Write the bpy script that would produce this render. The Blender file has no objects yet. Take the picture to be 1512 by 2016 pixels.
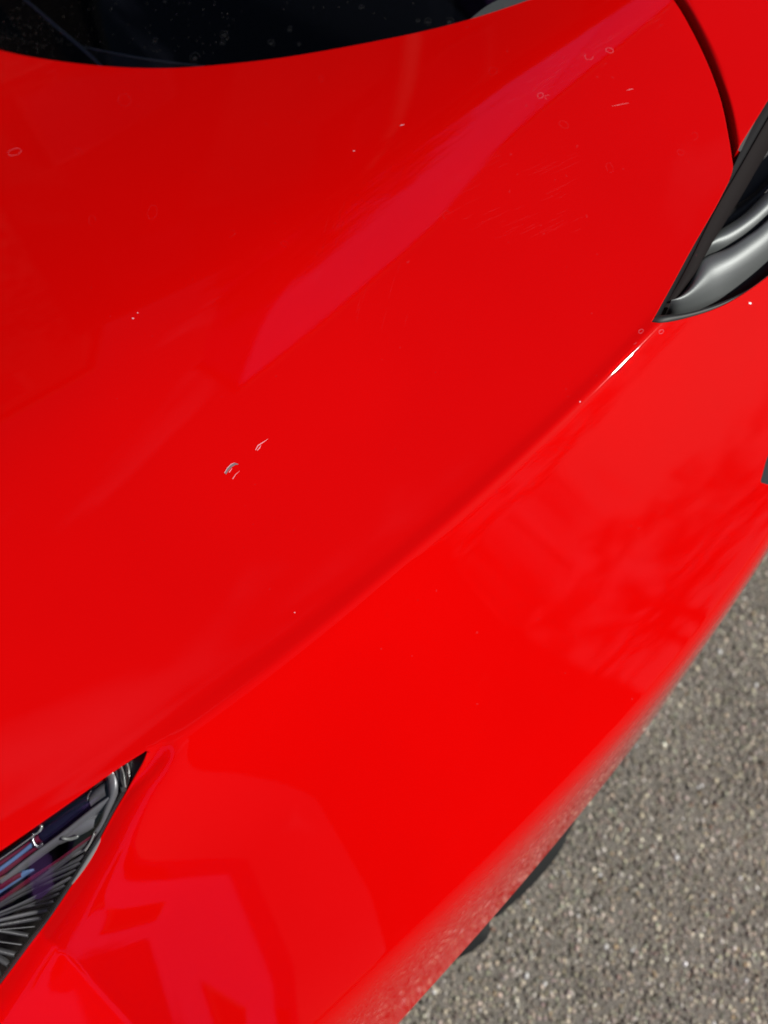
import bpy, bmesh, math, random
import numpy as np
from mathutils import Vector, Matrix, geometry
random.seed(7); np.random.seed(7)
SC = bpy.context.scene
COL = SC.collection

# ------------------------------------------------------------------ camera
TILT = math.radians(25)
R_ = np.array([.766044, -.642788, 0.])          # image right, on the ground plane
UH = np.array([.642788, .766044, 0.])           # image up, on the ground plane
ZV = np.array([0., 0., 1.])
FW = math.sin(TILT)*UH - math.cos(TILT)*ZV
UP = math.cos(TILT)*UH + math.sin(TILT)*ZV
CAM = np.array([0., 0., 1.30])
LENS, SENS = 30., 36.
FPX = 2016*LENS/SENS
cd = bpy.data.cameras.new('camera'); cam = bpy.data.objects.new('camera', cd); COL.objects.link(cam)
cd.sensor_fit = 'VERTICAL'; cd.sensor_height = SENS; cd.lens = LENS
cd.clip_start = .01; cd.clip_end = 500
M = Matrix((tuple(R_)+(CAM[0],), tuple(UP)+(CAM[1],), tuple(-FW)+(CAM[2],), (0, 0, 0, 1)))
cam.matrix_world = Matrix(((R_[0], UP[0], -FW[0], CAM[0]), (R_[1], UP[1], -FW[1], CAM[1]),
                           (R_[2], UP[2], -FW[2], CAM[2]), (0, 0, 0, 1)))
cd.dof.use_dof = True; cd.dof.focus_distance = .63; cd.dof.aperture_fstop = LENS/7.6
SC.camera = cam

# ------------------------------------------------------------------ light
SUN_EL = math.radians(40)
SUN_H = np.array([.692, -.7219, 0.])
SUN = SUN_H*math.cos(SUN_EL) + ZV*math.sin(SUN_EL)
w = bpy.data.worlds.new('World'); SC.world = w; w.use_nodes = True
wn = w.node_tree; wn.nodes.clear()
wo = wn.nodes.new('ShaderNodeOutputWorld'); bg = wn.nodes.new('ShaderNodeBackground')
sky = wn.nodes.new('ShaderNodeTexSky'); sky.sky_type = 'NISHITA'; sky.sun_disc = False
sky.sun_elevation = SUN_EL; sky.sun_rotation = math.atan2(SUN_H[0], SUN_H[1])
bg.inputs['Strength'].default_value = .05
tcw = wn.nodes.new('ShaderNodeTexCoord'); mpw = wn.nodes.new('ShaderNodeMapping'); mpw.inputs['Scale'].default_value = (1.0, 1.7, 2.2)
mpw.inputs['Location'].default_value = (-.596, 4.546, -.001)  # added cloud noise, shifted so a bright patch reflects above the headlight
nzw = wn.nodes.new('ShaderNodeTexNoise'); nzw.inputs['Scale'].default_value = 2.3; nzw.inputs['Detail'].default_value = 7; nzw.inputs['Distortion'].default_value = .6
crw = wn.nodes.new('ShaderNodeValToRGB'); crw.color_ramp.elements[0].position = .57; crw.color_ramp.elements[1].position = .78
mxw = wn.nodes.new('ShaderNodeMix'); mxw.data_type = 'RGBA'; mxw.inputs[7].default_value = (8.5, 9.0, 13.0, 1)
wn.links.new(tcw.outputs['Generated'], mpw.inputs[0]); wn.links.new(mpw.outputs[0], nzw.inputs['Vector']); wn.links.new(nzw.outputs[0], crw.inputs[0])
wn.links.new(crw.outputs[0], mxw.inputs[0]); wn.links.new(sky.outputs[0], mxw.inputs[6]); wn.links.new(mxw.outputs[2], bg.inputs[0]); wn.links.new(bg.outputs[0], wo.inputs[0])
sl = bpy.data.lights.new('sun', 'SUN'); sl.energy = 4.9; sl.angle = math.radians(.55); sl.color = (1, .96, .90)
so = bpy.data.objects.new('sun', sl); COL.objects.link(so)
so.rotation_euler = Vector(SUN).to_track_quat('Z', 'Y').to_euler(); so.location = (2, -4, 5)
SC.view_settings.view_transform = 'Standard'; SC.view_settings.look = 'None'
SC.view_settings.exposure = 0; SC.view_settings.gamma = 1
SC.view_settings.use_curve_mapping = False
SC.cycles.use_denoising = True
SC.cycles.max_bounces = 8; SC.cycles.transparent_max_bounces = 16

# ------------------------------------------------------------------ helpers
def tag(o, label=None, cat=None, group=None, kind=None):
    for k, v in (('label', label), ('category', cat), ('group', group), ('kind', kind)):
        if v: o[k] = v
    return o

def ray(px, py):
    return FW + (px-756)/FPX*R_ + (1008-py)/FPX*UP

def at(px, py, z):
    d = ray(px, py); t = (z-CAM[2])/d[2]
    return CAM + d*t

def link(name, me, mat, parent=None, smooth=True):
    o = bpy.data.objects.new(name, me); COL.objects.link(o)
    if mat: me.materials.append(mat)
    if parent: o.parent = parent
    if smooth: me.shade_smooth()
    return o

def mesh(name, vs, fs, mat, parent=None, smooth=True):
    me = bpy.data.meshes.new(name); me.from_pydata([tuple(map(float, v)) for v in vs], [], fs); me.update()
    return link(name, me, mat, parent, smooth)

def catmull(pts, n=8):
    P = [np.array(p, float) for p in pts]; P = [2*P[0]-P[1]] + P + [2*P[-1]-P[-2]]
    out = []
    for i in range(1, len(P)-2):
        a, b, c, d = P[i-1:i+3]
        for k in range(n):
            t = k/n
            out.append(.5*((2*b)+(-a+c)*t+(2*a-5*b+4*c-d)*t*t+(-a+3*b-3*c+d)*t**3))
    out.append(P[-2]); return np.array(out)

def resample(P, step):
    P = np.array(P, float); s = np.r_[0, np.cumsum(np.linalg.norm(np.diff(P, axis=0), axis=1))]
    n = max(2, int(s[-1]/step)+1); q = np.linspace(0, s[-1], n)
    return np.stack([np.interp(q, s, P[:, k]) for k in range(P.shape[1])], 1)

def smooth01(t):
    t = np.clip(t, 0, 1); return t*t*(3-2*t)

def seg_dist(pts, poly):
    """distance of many 2-D points to an open polyline"""
    pts = np.atleast_2d(pts); best = np.full(len(pts), 1e9)
    for a, b in zip(poly[:-1], poly[1:]):
        ab = b-a; L = max(ab@ab, 1e-12)
        t = np.clip(((pts-a)@ab)/L, 0, 1)
        best = np.minimum(best, np.linalg.norm(pts-(a+t[:, None]*ab), axis=1))
    return best

def inside(pts, poly):
    pts = np.atleast_2d(pts); x, y = pts[:, 0], pts[:, 1]; r = np.zeros(len(pts), bool)
    n = len(poly)
    for i in range(n):
        x1, y1 = poly[i]; x2, y2 = poly[(i+1) % n]
        if y1 == y2: continue
        c = ((y1 > y) != (y2 > y)) & (x < (x2-x1)*(y-y1)/(y2-y1)+x1)
        r ^= c
    return r

# ------------------------------------------------------------------ materials
def new_mat(name):
    m = bpy.data.materials.new(name); m.use_nodes = True
    nt = m.node_tree; b = nt.nodes['Principled BSDF']; return m, nt, b

def noise(nt, scale, detail=4, rough=.55, coord='Object', vec_scale=None):
    tc = nt.nodes.new('ShaderNodeTexCoord'); n = nt.nodes.new('ShaderNodeTexNoise')
    n.inputs['Scale'].default_value = scale; n.inputs['Detail'].default_value = detail
    n.inputs['Roughness'].default_value = rough
    src = tc.outputs[coord]
    if vec_scale:
        mp = nt.nodes.new('ShaderNodeMapping'); mp.inputs['Scale'].default_value = vec_scale[0]
        mp.inputs['Rotation'].default_value = vec_scale[1]
        nt.links.new(src, mp.inputs[0]); src = mp.outputs[0]
    nt.links.new(src, n.inputs['Vector']); return n

def ramp(nt, src, stops):
    r = nt.nodes.new('ShaderNodeValToRGB'); e = r.color_ramp.elements
    while len(e) < len(stops): e.new(.5)
    for k, (p, c) in enumerate(stops):
        e[k].position = p; e[k].color = c if len(c) == 4 else (*c, 1)
    nt.links.new(src, r.inputs[0]); return r

def plain(name, col, rough=.5, spec=.5, metal=0., bump=None, ior=1.5):
    m, nt, b = new_mat(name)
    b.inputs['Base Color'].default_value = (*col, 1); b.inputs['Roughness'].default_value = rough
    b.inputs['Specular IOR Level'].default_value = spec; b.inputs['Metallic'].default_value = metal
    b.inputs['IOR'].default_value = ior
    if bump:
        n = noise(nt, bump[0]); bp = nt.nodes.new('ShaderNodeBump')
        bp.inputs['Strength'].default_value = bump[1]; bp.inputs['Distance'].default_value = bump[2]
        nt.links.new(n.outputs[0], bp.inputs['Height']); nt.links.new(bp.outputs[0], b.inputs['Normal'])
    return m

def paint_mat():
    m, nt, b = new_mat('red_car_paint')
    n = noise(nt, 5, 3)
    r = ramp(nt, n.outputs[0], [(.35, (.590, .0008, .0006)), (.65, (.615, .0009, .0007))])
    nt.links.new(r.outputs[0], b.inputs['Base Color'])
    b.inputs['Roughness'].default_value = .30; b.inputs['Specular IOR Level'].default_value = .0
    b.inputs['Coat Weight'].default_value = 1; b.inputs['Coat IOR'].default_value = 1.27
    # wiped-on film and fine swirl scratches only change the gloss
    s = noise(nt, 9, 5, .6, vec_scale=((6, 60, 20), (0, 0, math.radians(20))))
    rr = ramp(nt, s.outputs[0], [(.45, (.022,)*3), (.8, (.034,)*3)])
    nt.links.new(rr.outputs[0], b.inputs['Coat Roughness'])
    o = noise(nt, 900, 2); bp = nt.nodes.new('ShaderNodeBump')
    bp.inputs['Strength'].default_value = .006; bp.inputs['Distance'].default_value = .0006
    nt.links.new(o.outputs[0], bp.inputs['Height']); nt.links.new(bp.outputs[0], b.inputs['Coat Normal'])
    return m

PAINT = paint_mat()
BLACK = plain('black_plastic', (.012, .012, .013), .55)
MATTE = plain('dark_brown_grey_plastic', (.010, .0075, .0075), .75, .12, bump=(900, .3, .0005))
BLADE = plain('black_grey_blade_plastic', (.004, .004, .005), .75, .2)
RUBBER = plain('black_rubber', (.011, .012, .012), .55, .4)
SATIN = plain('satin_graphite', (.125, .138, .138), .50, .8, .5, bump=(1600, .25, .0003))
GREYBLUE = plain('blue_grey_plastic', (.018, .022, .028), .6, .12)

def glass_mat(name, tint, rough=.02, ior=1.5, dark=0.):
    m, nt, b = new_mat(name); nt.nodes.remove(b)
    out = nt.nodes['Material Output']
    tr = nt.nodes.new('ShaderNodeBsdfTransparent'); tr.inputs[0].default_value = (*tint, 1)
    gl = nt.nodes.new('ShaderNodeBsdfGlossy'); gl.inputs['Roughness'].default_value = rough
    gl.inputs[0].default_value = (1, 1, 1, 1)
    fr = nt.nodes.new('ShaderNodeFresnel'); fr.inputs[0].default_value = ior
    mx = nt.nodes.new('ShaderNodeMixShader')
    nt.links.new(fr.outputs[0], mx.inputs[0]); nt.links.new(tr.outputs[0], mx.inputs[1])
    nt.links.new(gl.outputs[0], mx.inputs[2]); nt.links.new(mx.outputs[0], out.inputs[0])
    return m
LENSMAT = glass_mat('clear_lamp_lens', (.86, .87, .88), .03)
SCREEN = glass_mat('dark_tinted_glass', (.42, .44, .46), .01, 1.22)

# ------------------------------------------------------------------ body surface
def fit(points, z, deg):
    P = np.array([at(px, py, z) for px, py in points]); return np.polyfit(P[:, 0], P[:, 1], deg)

CREASE_PX = [(0, 1672), (110, 1597), (290, 1470), (420, 1378), (560, 1278), (700, 1172), (850, 1042), (950, 944), (1080, 838),
             (1180, 748), (1240, 690), (1285, 640)]
ZC = .74
PC = fit(CREASE_PX, ZC, 3)
def yc(x):
    x = np.asarray(x, float); xc = np.clip(x, -.25, .50)
    return np.polyval(PC, xc) + np.polyval(np.polyder(PC), xc)*(x-xc)

# slope of the body against the distance e outwards of the crease
EK = np.array([-9, -.035, -.016, -.006, .004, .012, .022, .034, .055, .10, .17, .24, .34, 1.2])
SK = np.array([.165, .165, .130, -.01, .02, .52, .80, .78, .70, .63, .66, .92, 1.08, 1.08])
EE = np.linspace(-.05, .6, 2601); 
_s = np.interp(EE, EK, SK)
_k = np.exp(-.5*(np.arange(-40, 41)/5.)**2); _k /= _k.sum()
_s = np.convolve(np.pad(_s, 40, mode='edge'), _k, mode='valid')
GG = np.r_[0, np.cumsum((_s[1:]+_s[:-1])/2*np.diff(EE))]
GG -= np.interp(0, EE, GG)

RA = at(1325, -10, .78)[:2]; RB = at(400, 620, .76)[:2]          # soft ridge over the upper panel
RD = (RB-RA)/np.linalg.norm(RB-RA); RL = np.linalg.norm(RB-RA)
RN = np.array([-RD[1], RD[0]]);  RN = RN if RN@np.array([-.5, 1.]) > 0 else -RN

def H0(x, y):
    x = np.asarray(x, float); y = np.asarray(y, float)
    wv = y-yc(x)
    k = np.interp(x, [-.1, .15, .44], [.78, .54, .42])
    e = -wv
    near = np.clip(e/k, -.05, .06/1.0)
    # crease part is stretched by k, the rest is not
    ez = np.where(e < 0, np.where(e/k < -.05, -.05, e/k), e/k)
    # side
    ek = np.where(e > .055*k, .055 + (e-.055*k), e/k)
    gs = np.interp(ek, EE, GG)
    g55 = np.interp(.055, EE, GG)
    side = np.where(e > .055*k, g55*k + (gs-g55), gs*k)
    hood_in = np.interp(np.maximum(e/k, -.05), EE, GG)*k
    q = np.maximum(wv-.05*k, 0)
    qc = np.minimum(q, .48)
    hood = hood_in - .165*q + .14*qc*qc + .14*(q-qc)
    z = ZC - np.where(e > 0, side, hood)
    dx = x-RA[0]; dy = y-RA[1]
    t = (dx*RD[0]+dy*RD[1])/RL; d = dx*RN[0]+dy*RN[1]
    wr = .010 + .024*np.clip(t+.15, 0, 1.6)
    z -= .27*wr*np.logaddexp(0, d/wr)*smooth01(2.6-t)
    xq = np.clip(x, .2, .5); z += .20*(xq-.2)**2 + .12*np.maximum(x-.5, 0)
    z -= .45*np.clip(.12-x, 0, .3)**2*smooth01(e/.10+.15)
    return z

def hit(px, py, drop=0., f=None):
    f = f or H0
    z = .74
    for _ in range(70):
        p = at(px, py, z); g_ = float(f(p[0], p[1]))-drop
        if abs(g_-z) < 2e-6: break
        z = min(max(.5*z + .5*g_, .3), 1.0)
    return at(px, py, z)

LAMP_LOW_ = 0
LAMP_LOW = [(294, 1472), (284, 1502), (262, 1540), (225, 1603), (190, 1668), (150, 1733), (100, 1808), (55, 1868), (0, 1942),
            (-90, 2055), (-180, 2160)]
LAMP_TOP = [(294, 1472), (250, 1499), (200, 1533), (110, 1597), (0, 1674), (-90, 1738), (-200, 1816)]
def low_pt(a, b):
    d = .0
    for _ in range(4):
        p = hit(a, b, d); d = .011*float(smooth01((float(yc(p[0]))-p[1])/.012))
    return p[:2]
lamp_low = np.array([low_pt(a, b) for a, b in catmull(LAMP_LOW, 6)])
lamp_top = np.array([hit(a, b)[:2] for a, b in catmull(LAMP_TOP, 6)])
lamp_poly = np.vstack([lamp_top[1:], lamp_low[::-1][:-1]])

def H(x, y):
    x = np.atleast_1d(np.asarray(x, float)); y = np.atleast_1d(np.asarray(y, float))
    z = H0(x, y)
    m = (x < .12) & (y < yc(x)+.02)
    if m.any():
        P = np.stack([x[m], y[m]], 1); d = seg_dist(P, lamp_low)
        ins = inside(P, lamp_poly)
        wd = .019
        s = np.clip(1-d/wd, 0, 1)
        dd = .0032*.95*np.logaddexp(0, (.0115-d)/.0032); dip = np.where(ins, .0110, dd)
        dip *= smooth01((yc(x[m])-y[m])/.012)
        z[m] -= dip
    return z

# shoulder line and bottom edge
C_PX = [(560, 2070), (640, 1984), (760, 1870), (900, 1736), (1080, 1562), (1200, 1440), (1300, 1325), (1400, 1195), (1500, 1055), (1560, 970)]
ZD = .43
D_PX = [(700, 2110), (790, 2016), (930, 1862), (1060, 1695), (1170, 1568), (1240, 1480), (1340, 1345), (1430, 1210), (1475, 1130), (1530, 1040)]
Cw = np.array([hit(a, b)[:2] for a, b in C_PX]); PCs = np.polyfit(Cw[:, 0], Cw[:, 1], 3)
Dw = np.array([at(a, b, ZD)[:2] for a, b in D_PX]); PDs = np.polyfit(Dw[:, 0], Dw[:, 1], 3)
def lin_ext(P, lo, hi):
    def f(x):
        x = np.asarray(x, float); c = np.clip(x, lo, hi)
        return np.polyval(P, c)+np.polyval(np.polyder(P), c)*(x-c)
    return f
yC = lin_ext(PCs, Cw[0, 0], Cw[-1, 0]); yD = lin_ext(PDs, Dw[0, 0], Dw[-1, 0])
print('C', Cw[0], Cw[-1], 'D', Dw[0], Dw[-1], 'crease', yc(-.05), yc(.44))
for xx in (0, .2, .4, .6): print(xx, float(yc(xx)), float(yC(xx)), float(H0(xx, yC(xx))), float(yD(xx)))

QW, QB = .30, .42       # parameter length of the wall and of wall + underside return
def S(x, v):
    """body point for parameters x and v; v is y down to the shoulder, then runs on down the wall"""
    x = np.atleast_1d(np.asarray(x, float)); v = np.atleast_1d(np.asarray(v, float))
    c = yC(x); q = c-v
    y = np.maximum(v, c); z = H(x, y)
    h = 1e-4
    sl = (H0(x, c+h)-H0(x, c))/h
    n = np.sqrt(1+sl*sl); ty, tz = -1/n, -sl/n
    d = yD(x); z0 = H0(x, c)
    t = np.clip(q/QW, 0, 1)
    p0y, p0z = c, z0
    p1y, p1z = c+ty*.020, z0+tz*.020
    p2y, p2z = d+(c-d)*.62-.006, ZD+(z0-ZD)*.64
    p3y, p3z = d, ZD+0*x
    B = lambda a, b, cc, dd: a*(1-t)**3+3*b*t*(1-t)**2+3*cc*t*t*(1-t)+dd*t**3
    by, bz = B(p0y, p1y, p2y, p3y), B(p0z, p1z, p2z, p3z)
    u = np.clip((q-QW)/(QB-QW), 0, 1)
    by = by + np.where(q > QW, .10*u*u+.015*u, 0); bz = bz - np.where(q > QW, .035*np.sqrt(u)*(1-.25*u), 0)
    y = np.where(q > 0, by, y); z = np.where(q > 0, bz, z)
    return np.stack([x, y, z], 1)

def normals(F, X, V, h=4e-4):
    a = F(X+h, V)-F(X-h, V); b = F(X, V+h)-F(X, V-h)
    n = np.cross(a, b); n /= np.linalg.norm(n, axis=1)[:, None]+1e-12
    return n

def panel(name, F, keep, lines, rows, xs, mat, parent, lip=.012, flare=.0007):
    """sheet of the body surface cut along exact lines, with a rounded edge and a turned-down lip"""
    C = np.vstack([resample(l, .0035) for l in lines]) if lines else np.zeros((0, 2))
    segs = []; k = 0
    for l in lines:
        n = len(resample(l, .0035)); segs += [(k+i, k+i+1) for i in range(n-1)]; k += n
    G = np.stack(np.meshgrid(xs, rows, indexing='ij'), -1).reshape(-1, 2)
    G[:, 1] += yc(G[:, 0]) if rows_rel else 0
    near = np.zeros(len(G), bool)
    for l in lines:
        near |= seg_dist(G, resample(l, .006)) < .0024
    G = G[~near]
    G = G[keep(G, .012)]
    pts = np.vstack([C, G])
    r = geometry.delaunay_2d_cdt([Vector(p) for p in pts], segs, [], 0, 1e-6)
    V = np.array([tuple(v) for v in r[0]]); Fc = [f for f in r[2]]
    cen = np.array([V[list(f)].mean(0) for f in Fc]); ok = keep(cen, 0.)
    Fc = [f for f, o in zip(Fc, ok) if o]
    used = sorted({i for f in Fc for i in f}); mp = {a: b for b, a in enumerate(used)}
    V = V[used]; Fc = [tuple(mp[i] for i in f) for f in Fc]
    P = F(V[:, 0], V[:, 1]); N = normals(F, V[:, 0], V[:, 1])
    # orient
    f0 = Fc[0]; nn = np.cross(P[f0[1]]-P[f0[0]], P[f0[2]]-P[f0[0]])
    if nn @ N[f0[0]] < 0: Fc = [f[::-1] for f in Fc]
    ed = {}
    for f in Fc:
        for a, b in zip(f, f[1:]+f[:1]): ed[(a, b)] = 1
    bd = [(a, b) for a, b in ed if (b, a) not in ed]
    out = {}
    for a, b in bd:
        e = P[b]-P[a]
        for i in (a, b):
            o = np.cross(e, N[i]); L = np.linalg.norm(o)
            if L > 1e-9: out.setdefault(i, []).append(o/L)
    vs = list(P); ns = list(N); idx = {}
    for i, os_ in out.items():
        o = np.mean(os_, 0); L = np.linalg.norm(o); o = o/L if L > .1 else os_[0]
        b = len(vs)
        vs += [P[i]+o*flare*.75-N[i]*flare*.35, P[i]+o*flare-N[i]*flare*1.2, P[i]-o*.006-N[i]*lip]
        ns += [(N[i]+o)/1.414, o, o]
        idx[i] = b
    fs = list(Fc)
    for a, b in bd:
        fs.append((b, a, idx[a], idx[b]))
        for k in (0, 1): fs.append((idx[b]+k, idx[a]+k, idx[a]+k+1, idx[b]+k+1))
    me = bpy.data.meshes.new(name); me.from_pydata([tuple(map(float, v)) for v in vs], [], fs); me.update()
    o = link(name, me, mat, parent)
    me.normals_split_custom_set_from_vertices([tuple(map(float, n)) for n in ns])
    return o
rows_rel = True

# ------------------------------------------------------------------ outlines on the body
A_PX = [(-420, -60), (-250, 10), (-100, 68), (0, 99), (90, 117), (200, 130), (300, 134.5), (400, 130.5), (560, 113), (756, 78), (900, 45), (1030, 4), (1200, -58),
        (1400, -150), (1600, -270)]
G_PX = [(1080, -330), (1180, -180), (1262, -75), (1325, 0), (1362, 62), (1395, 132), (1418, 197), (1432, 262), (1440, 312), (1441.5, 332), (1434, 356)]
IN_TOP = [(1434, 356), (1405, 412), (1361, 488), (1320, 564), (1281, 634)]
IN_LOW = [(1281, 634), (1302, 637), (1340, 631), (1400, 613), (1450, 589), (1512, 546), (1580, 487), (1680, 385)]
STRIP_L = [(1436, 318), (1512, 195), (1600, 48), (1700, -130)]
V_PX = [(1520, 872), (1508, 905), (1496, 950), (1516, 957), (1560, 962), (1620, 900), (1600, 840)]

def w2(px, n=5, drop=0.): return np.array([hit(a, b, drop)[:2] for a, b in catmull(px, n)])
A_w = w2(A_PX); G_w = w2(G_PX); IT_w = w2(IN_TOP); IL_w = w2(IN_LOW); SL_w = w2(STRIP_L, 5, .004)
V_w = np.array([hit(a, b)[:2] for a, b in V_PX]); V_w = np.vstack([V_w, V_w[:1]])

X0, X1 = -.55, 1.05

BIG_A = np.vstack([A_w, [[2.5, .2], [2.5, 3], [-2, 3], [-2, 2.4]]])
HOLE_R = np.vstack([G_w, IT_w[1:], IL_w[1:], [[2.2, .1], [2.2, 2.0]]])

car = bpy.data.objects.new('sports_car', None); COL.objects.link(car); car.location = (0, 0, 0)
tag(car, 'glossy red sports car filling the picture, seen from above its headlight and side intake', 'car')

VB = -.5
def keep_body(P, m):
    x, v = P[:, 0], P[:, 1]
    k = (x > X0-1e-9) & (x < X1+1e-9) & (v > yC(x)-QB-1e-6) & (v < 1.25)
    for poly in (BIG_A, HOLE_R, lamp_poly, V_w): k &= ~inside(P, poly)
    return k
rows = np.r_[np.arange(-.66, -.30, .012), np.arange(-.30, -.085, .0065), np.arange(-.085, -.03, .004),
             np.arange(-.03, .014, .0013), np.arange(.016, .06, .005), np.arange(.06, 1.1, .011)]
xs = np.r_[np.arange(X0, -.2, .02), np.arange(-.2, .03, .006), np.arange(.03, .40, .0075), np.arange(.40, .46, .003), np.arange(.46, .72, .0075), np.arange(.72, X1+.001, .02)]
xr = np.linspace(X0, X1, 200)
bot = np.stack([xr, yC(xr)-QB], 1)
tl = np.gradient(lamp_low, axis=0); tl /= np.linalg.norm(tl, axis=1)[:, None]; nl = np.stack([-tl[:, 1], tl[:, 0]], 1)
if nl[len(nl)//2]@np.array([.6, -.8]) < 0: nl = -nl
lamp_par = [np.array(resample(lamp_low[4:], .004))*0+resample(lamp_low[4:]+nl[4:]*k, .004)[:1]*0 + 0 if False else lamp_low[4:]+nl[4:]*k for k in (.0015, .003, .005, .0075, .010, .013, .016, .019)]
lines = [A_w, G_w, IT_w, IL_w, lamp_top[1:], np.vstack([lamp_top[1:2], lamp_low[1:]])]+lamp_par+[ V_w, bot, np.array([[X0, -.62], [X0, 1.25]]), np.array([[X1, -.62], [X1, 1.25]]),
         np.array([[X0, 1.25], [X1, 1.25]])]
body = panel('front_body_shell', S, keep_body, lines, rows, xs, PAINT, car)

# second panel behind the shut line
tg = np.gradient(G_w, axis=0); tg /= np.linalg.norm(tg, axis=1)[:, None]
gn = np.stack([-tg[:, 1], tg[:, 0]], 1)
if gn[len(gn)//2] @ np.array([1., .2]) < 0: gn = -gn
G2 = G_w + gn*.0032
G2 = G2[:-6]; gn2 = gn[:-6]
def S2(x, v):
    P = np.stack([np.atleast_1d(x), np.atleast_1d(v)], 1)
    d = np.abs(seg_dist(P, G2)) if len(P) else 0
    wd = np.interp(P[:, 1], [.25, .5], [.0065, .016])
    s = np.clip(1-d/wd, 0, 1)
    z = H0(P[:, 0], P[:, 1]) - .0025 - .024*s**2.2
    return np.stack([P[:, 0], P[:, 1], z], 1)
HOLE_2 = np.vstack([G2, SL_w[::-1][:0], SL_w, [[2.2, .1], [2.2, 2.0]]])
def keep_2(P, m):
    return inside(P, HOLE_2) & ~inside(P, BIG_A) & (P[:, 0] < X1+1e-9)
rows2 = np.arange(-.1, .9, .008); xs2 = np.arange(.45, X1+.001, .006)
fender = panel('rear_body_panel', S2, keep_2, [A_w, G2]+[G2+gn2*k for k in (.002, .004, .006, .0085, .011, .014, .017, .021)]+[SL_w, np.array([[X1, -.2], [X1, 1.2]])], rows2, xs2, PAINT, car)

gw = G_w[2:-3]; gg = gn[2:-3]; gzv = H0(gw[:, 0], gw[:, 1])  # added black strip covering the sunlit lip so the shut line stays dark
ring_ = lambda o, dz: np.c_[gw+gg*o, gzv-dz]
vsW = np.vstack([ring_(-.002, .0022), ring_(.0011, .0024), ring_(.0016, .006), ring_(.0018, .030)]); nW = len(gw)
mesh('weatherstrip', vsW, [(r*nW+i, r*nW+i+1, (r+1)*nW+i+1, (r+1)*nW+i) for r in range(3) for i in range(nW-1)], plain('weatherstrip_rubber', (.004, .004, .004), .9, .1), car)
# ------------------------------------------------------------------ things set into the body: helpers
def hz(px, py, depth=0.):                      # a point "depth" below the undipped body surface
    return hit(px, py, depth)

def poly3(name, pts, mat, parent, thick=.002, smooth=False, d=(0, 0, -1)):
    """thin solid plate from an outline"""
    P = [np.array(p, float) for p in pts]; n = len(P); d = np.array(d, float)*thick
    vs = P + [p+d for p in P]
    a = sum(np.cross(P[i], P[(i+1) % n]) for i in range(n))
    order = list(range(n)) if a[2] > 0 else list(range(n))[::-1]
    bm = bmesh.new(); bv = [bm.verts.new(v) for v in vs]
    f = bm.faces.new([bv[i] for i in order]); g = bm.faces.new([bv[n+i] for i in order[::-1]])
    for k in range(n):
        i, j = order[k], order[(k+1) % n]; bm.faces.new((bv[j], bv[i], bv[n+i], bv[n+j]))
    bmesh.ops.triangulate(bm, faces=[f, g])
    me = bpy.data.meshes.new(name); bm.to_mesh(me); bm.free()
    return link(name, me, mat, parent, smooth)

def loft(name, curves, mat, parent, smooth=True, flip=False):
    """surface through a list of equally long 3-D curves"""
    n = len(curves[0]); vs = [p for c in curves for p in c]; fs = []
    for a in range(len(curves)-1):
        for i in range(n-1):
            f = (a*n+i, a*n+i+1, (a+1)*n+i+1, (a+1)*n+i)
            fs.append(f[::-1] if flip else f)
    return mesh(name, vs, fs, mat, parent, smooth)

def rs(P, n):
    P = np.array(P, float); s = np.r_[0, np.cumsum(np.linalg.norm(np.diff(P, axis=0), axis=1))]
    q = np.linspace(0, s[-1], n); return np.stack([np.interp(q, s, P[:, k]) for k in range(P.shape[1])], 1)

def tube(name, path, rad, mat, parent, seg=8, stuff=False):
    P = [np.array(p, float) for p in path]; n = len(P); vs = []; fs = []
    rad = rad if hasattr(rad, '__len__') else [rad]*n
    up = ZV
    for i, p in enumerate(P):
        t = P[min(i+1, n-1)]-P[max(i-1, 0)]; t /= np.linalg.norm(t)+1e-12
        a = np.cross(t, up); a /= np.linalg.norm(a)+1e-12; b = np.cross(a, t)
        for k in range(seg):
            h = 2*math.pi*k/seg; vs.append(p+(a*math.cos(h)+b*math.sin(h))*rad[i])
    for i in range(n-1):
        for k in range(seg):
            j = (k+1) % seg; fs.append((i*seg+k, i*seg+j, (i+1)*seg+j, (i+1)*seg+k))
    fs.append(tuple(range(seg))[::-1]); fs.append(tuple((n-1)*seg+k for k in range(seg)))
    return mesh(name, vs, fs, mat, parent)

# ------------------------------------------------------------------ side intake
intake = bpy.data.objects.new('side_intake', None); COL.objects.link(intake); intake.parent = car
def pc(px, depths, n=40, k=6):
    """pixel outline with a depth per point -> smooth 3-D curve of n points"""
    if not hasattr(depths, '__len__'): depths = [depths]*len(px)
    c = catmull([(a, b, d) for (a, b), d in zip(px, depths)], k)
    c = rs(c, n)
    return np.array([hz(a, b, d) for a, b, d in c])
# upper black strip beside the painted edge, sloping down to the blade
s_out = pc([(1276, 642), (1320, 561), (1361, 485), (1406, 408), (1436, 345), (1512, 190), (1600, 44), (1680, -95)], .006, 60)
s_in = pc([(1291, 634), (1335, 558), (1362, 507), (1407, 414), (1457, 328), (1512, 232), (1620, 50), (1700, -85)], [.010, .012, .011, .010, .009, .008, .007, .007], 60)
loft('trim_strip', [s_out, (s_out+s_in)/2+ZV*.0008, s_in, s_in-ZV*.01], BLADE, intake)
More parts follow.
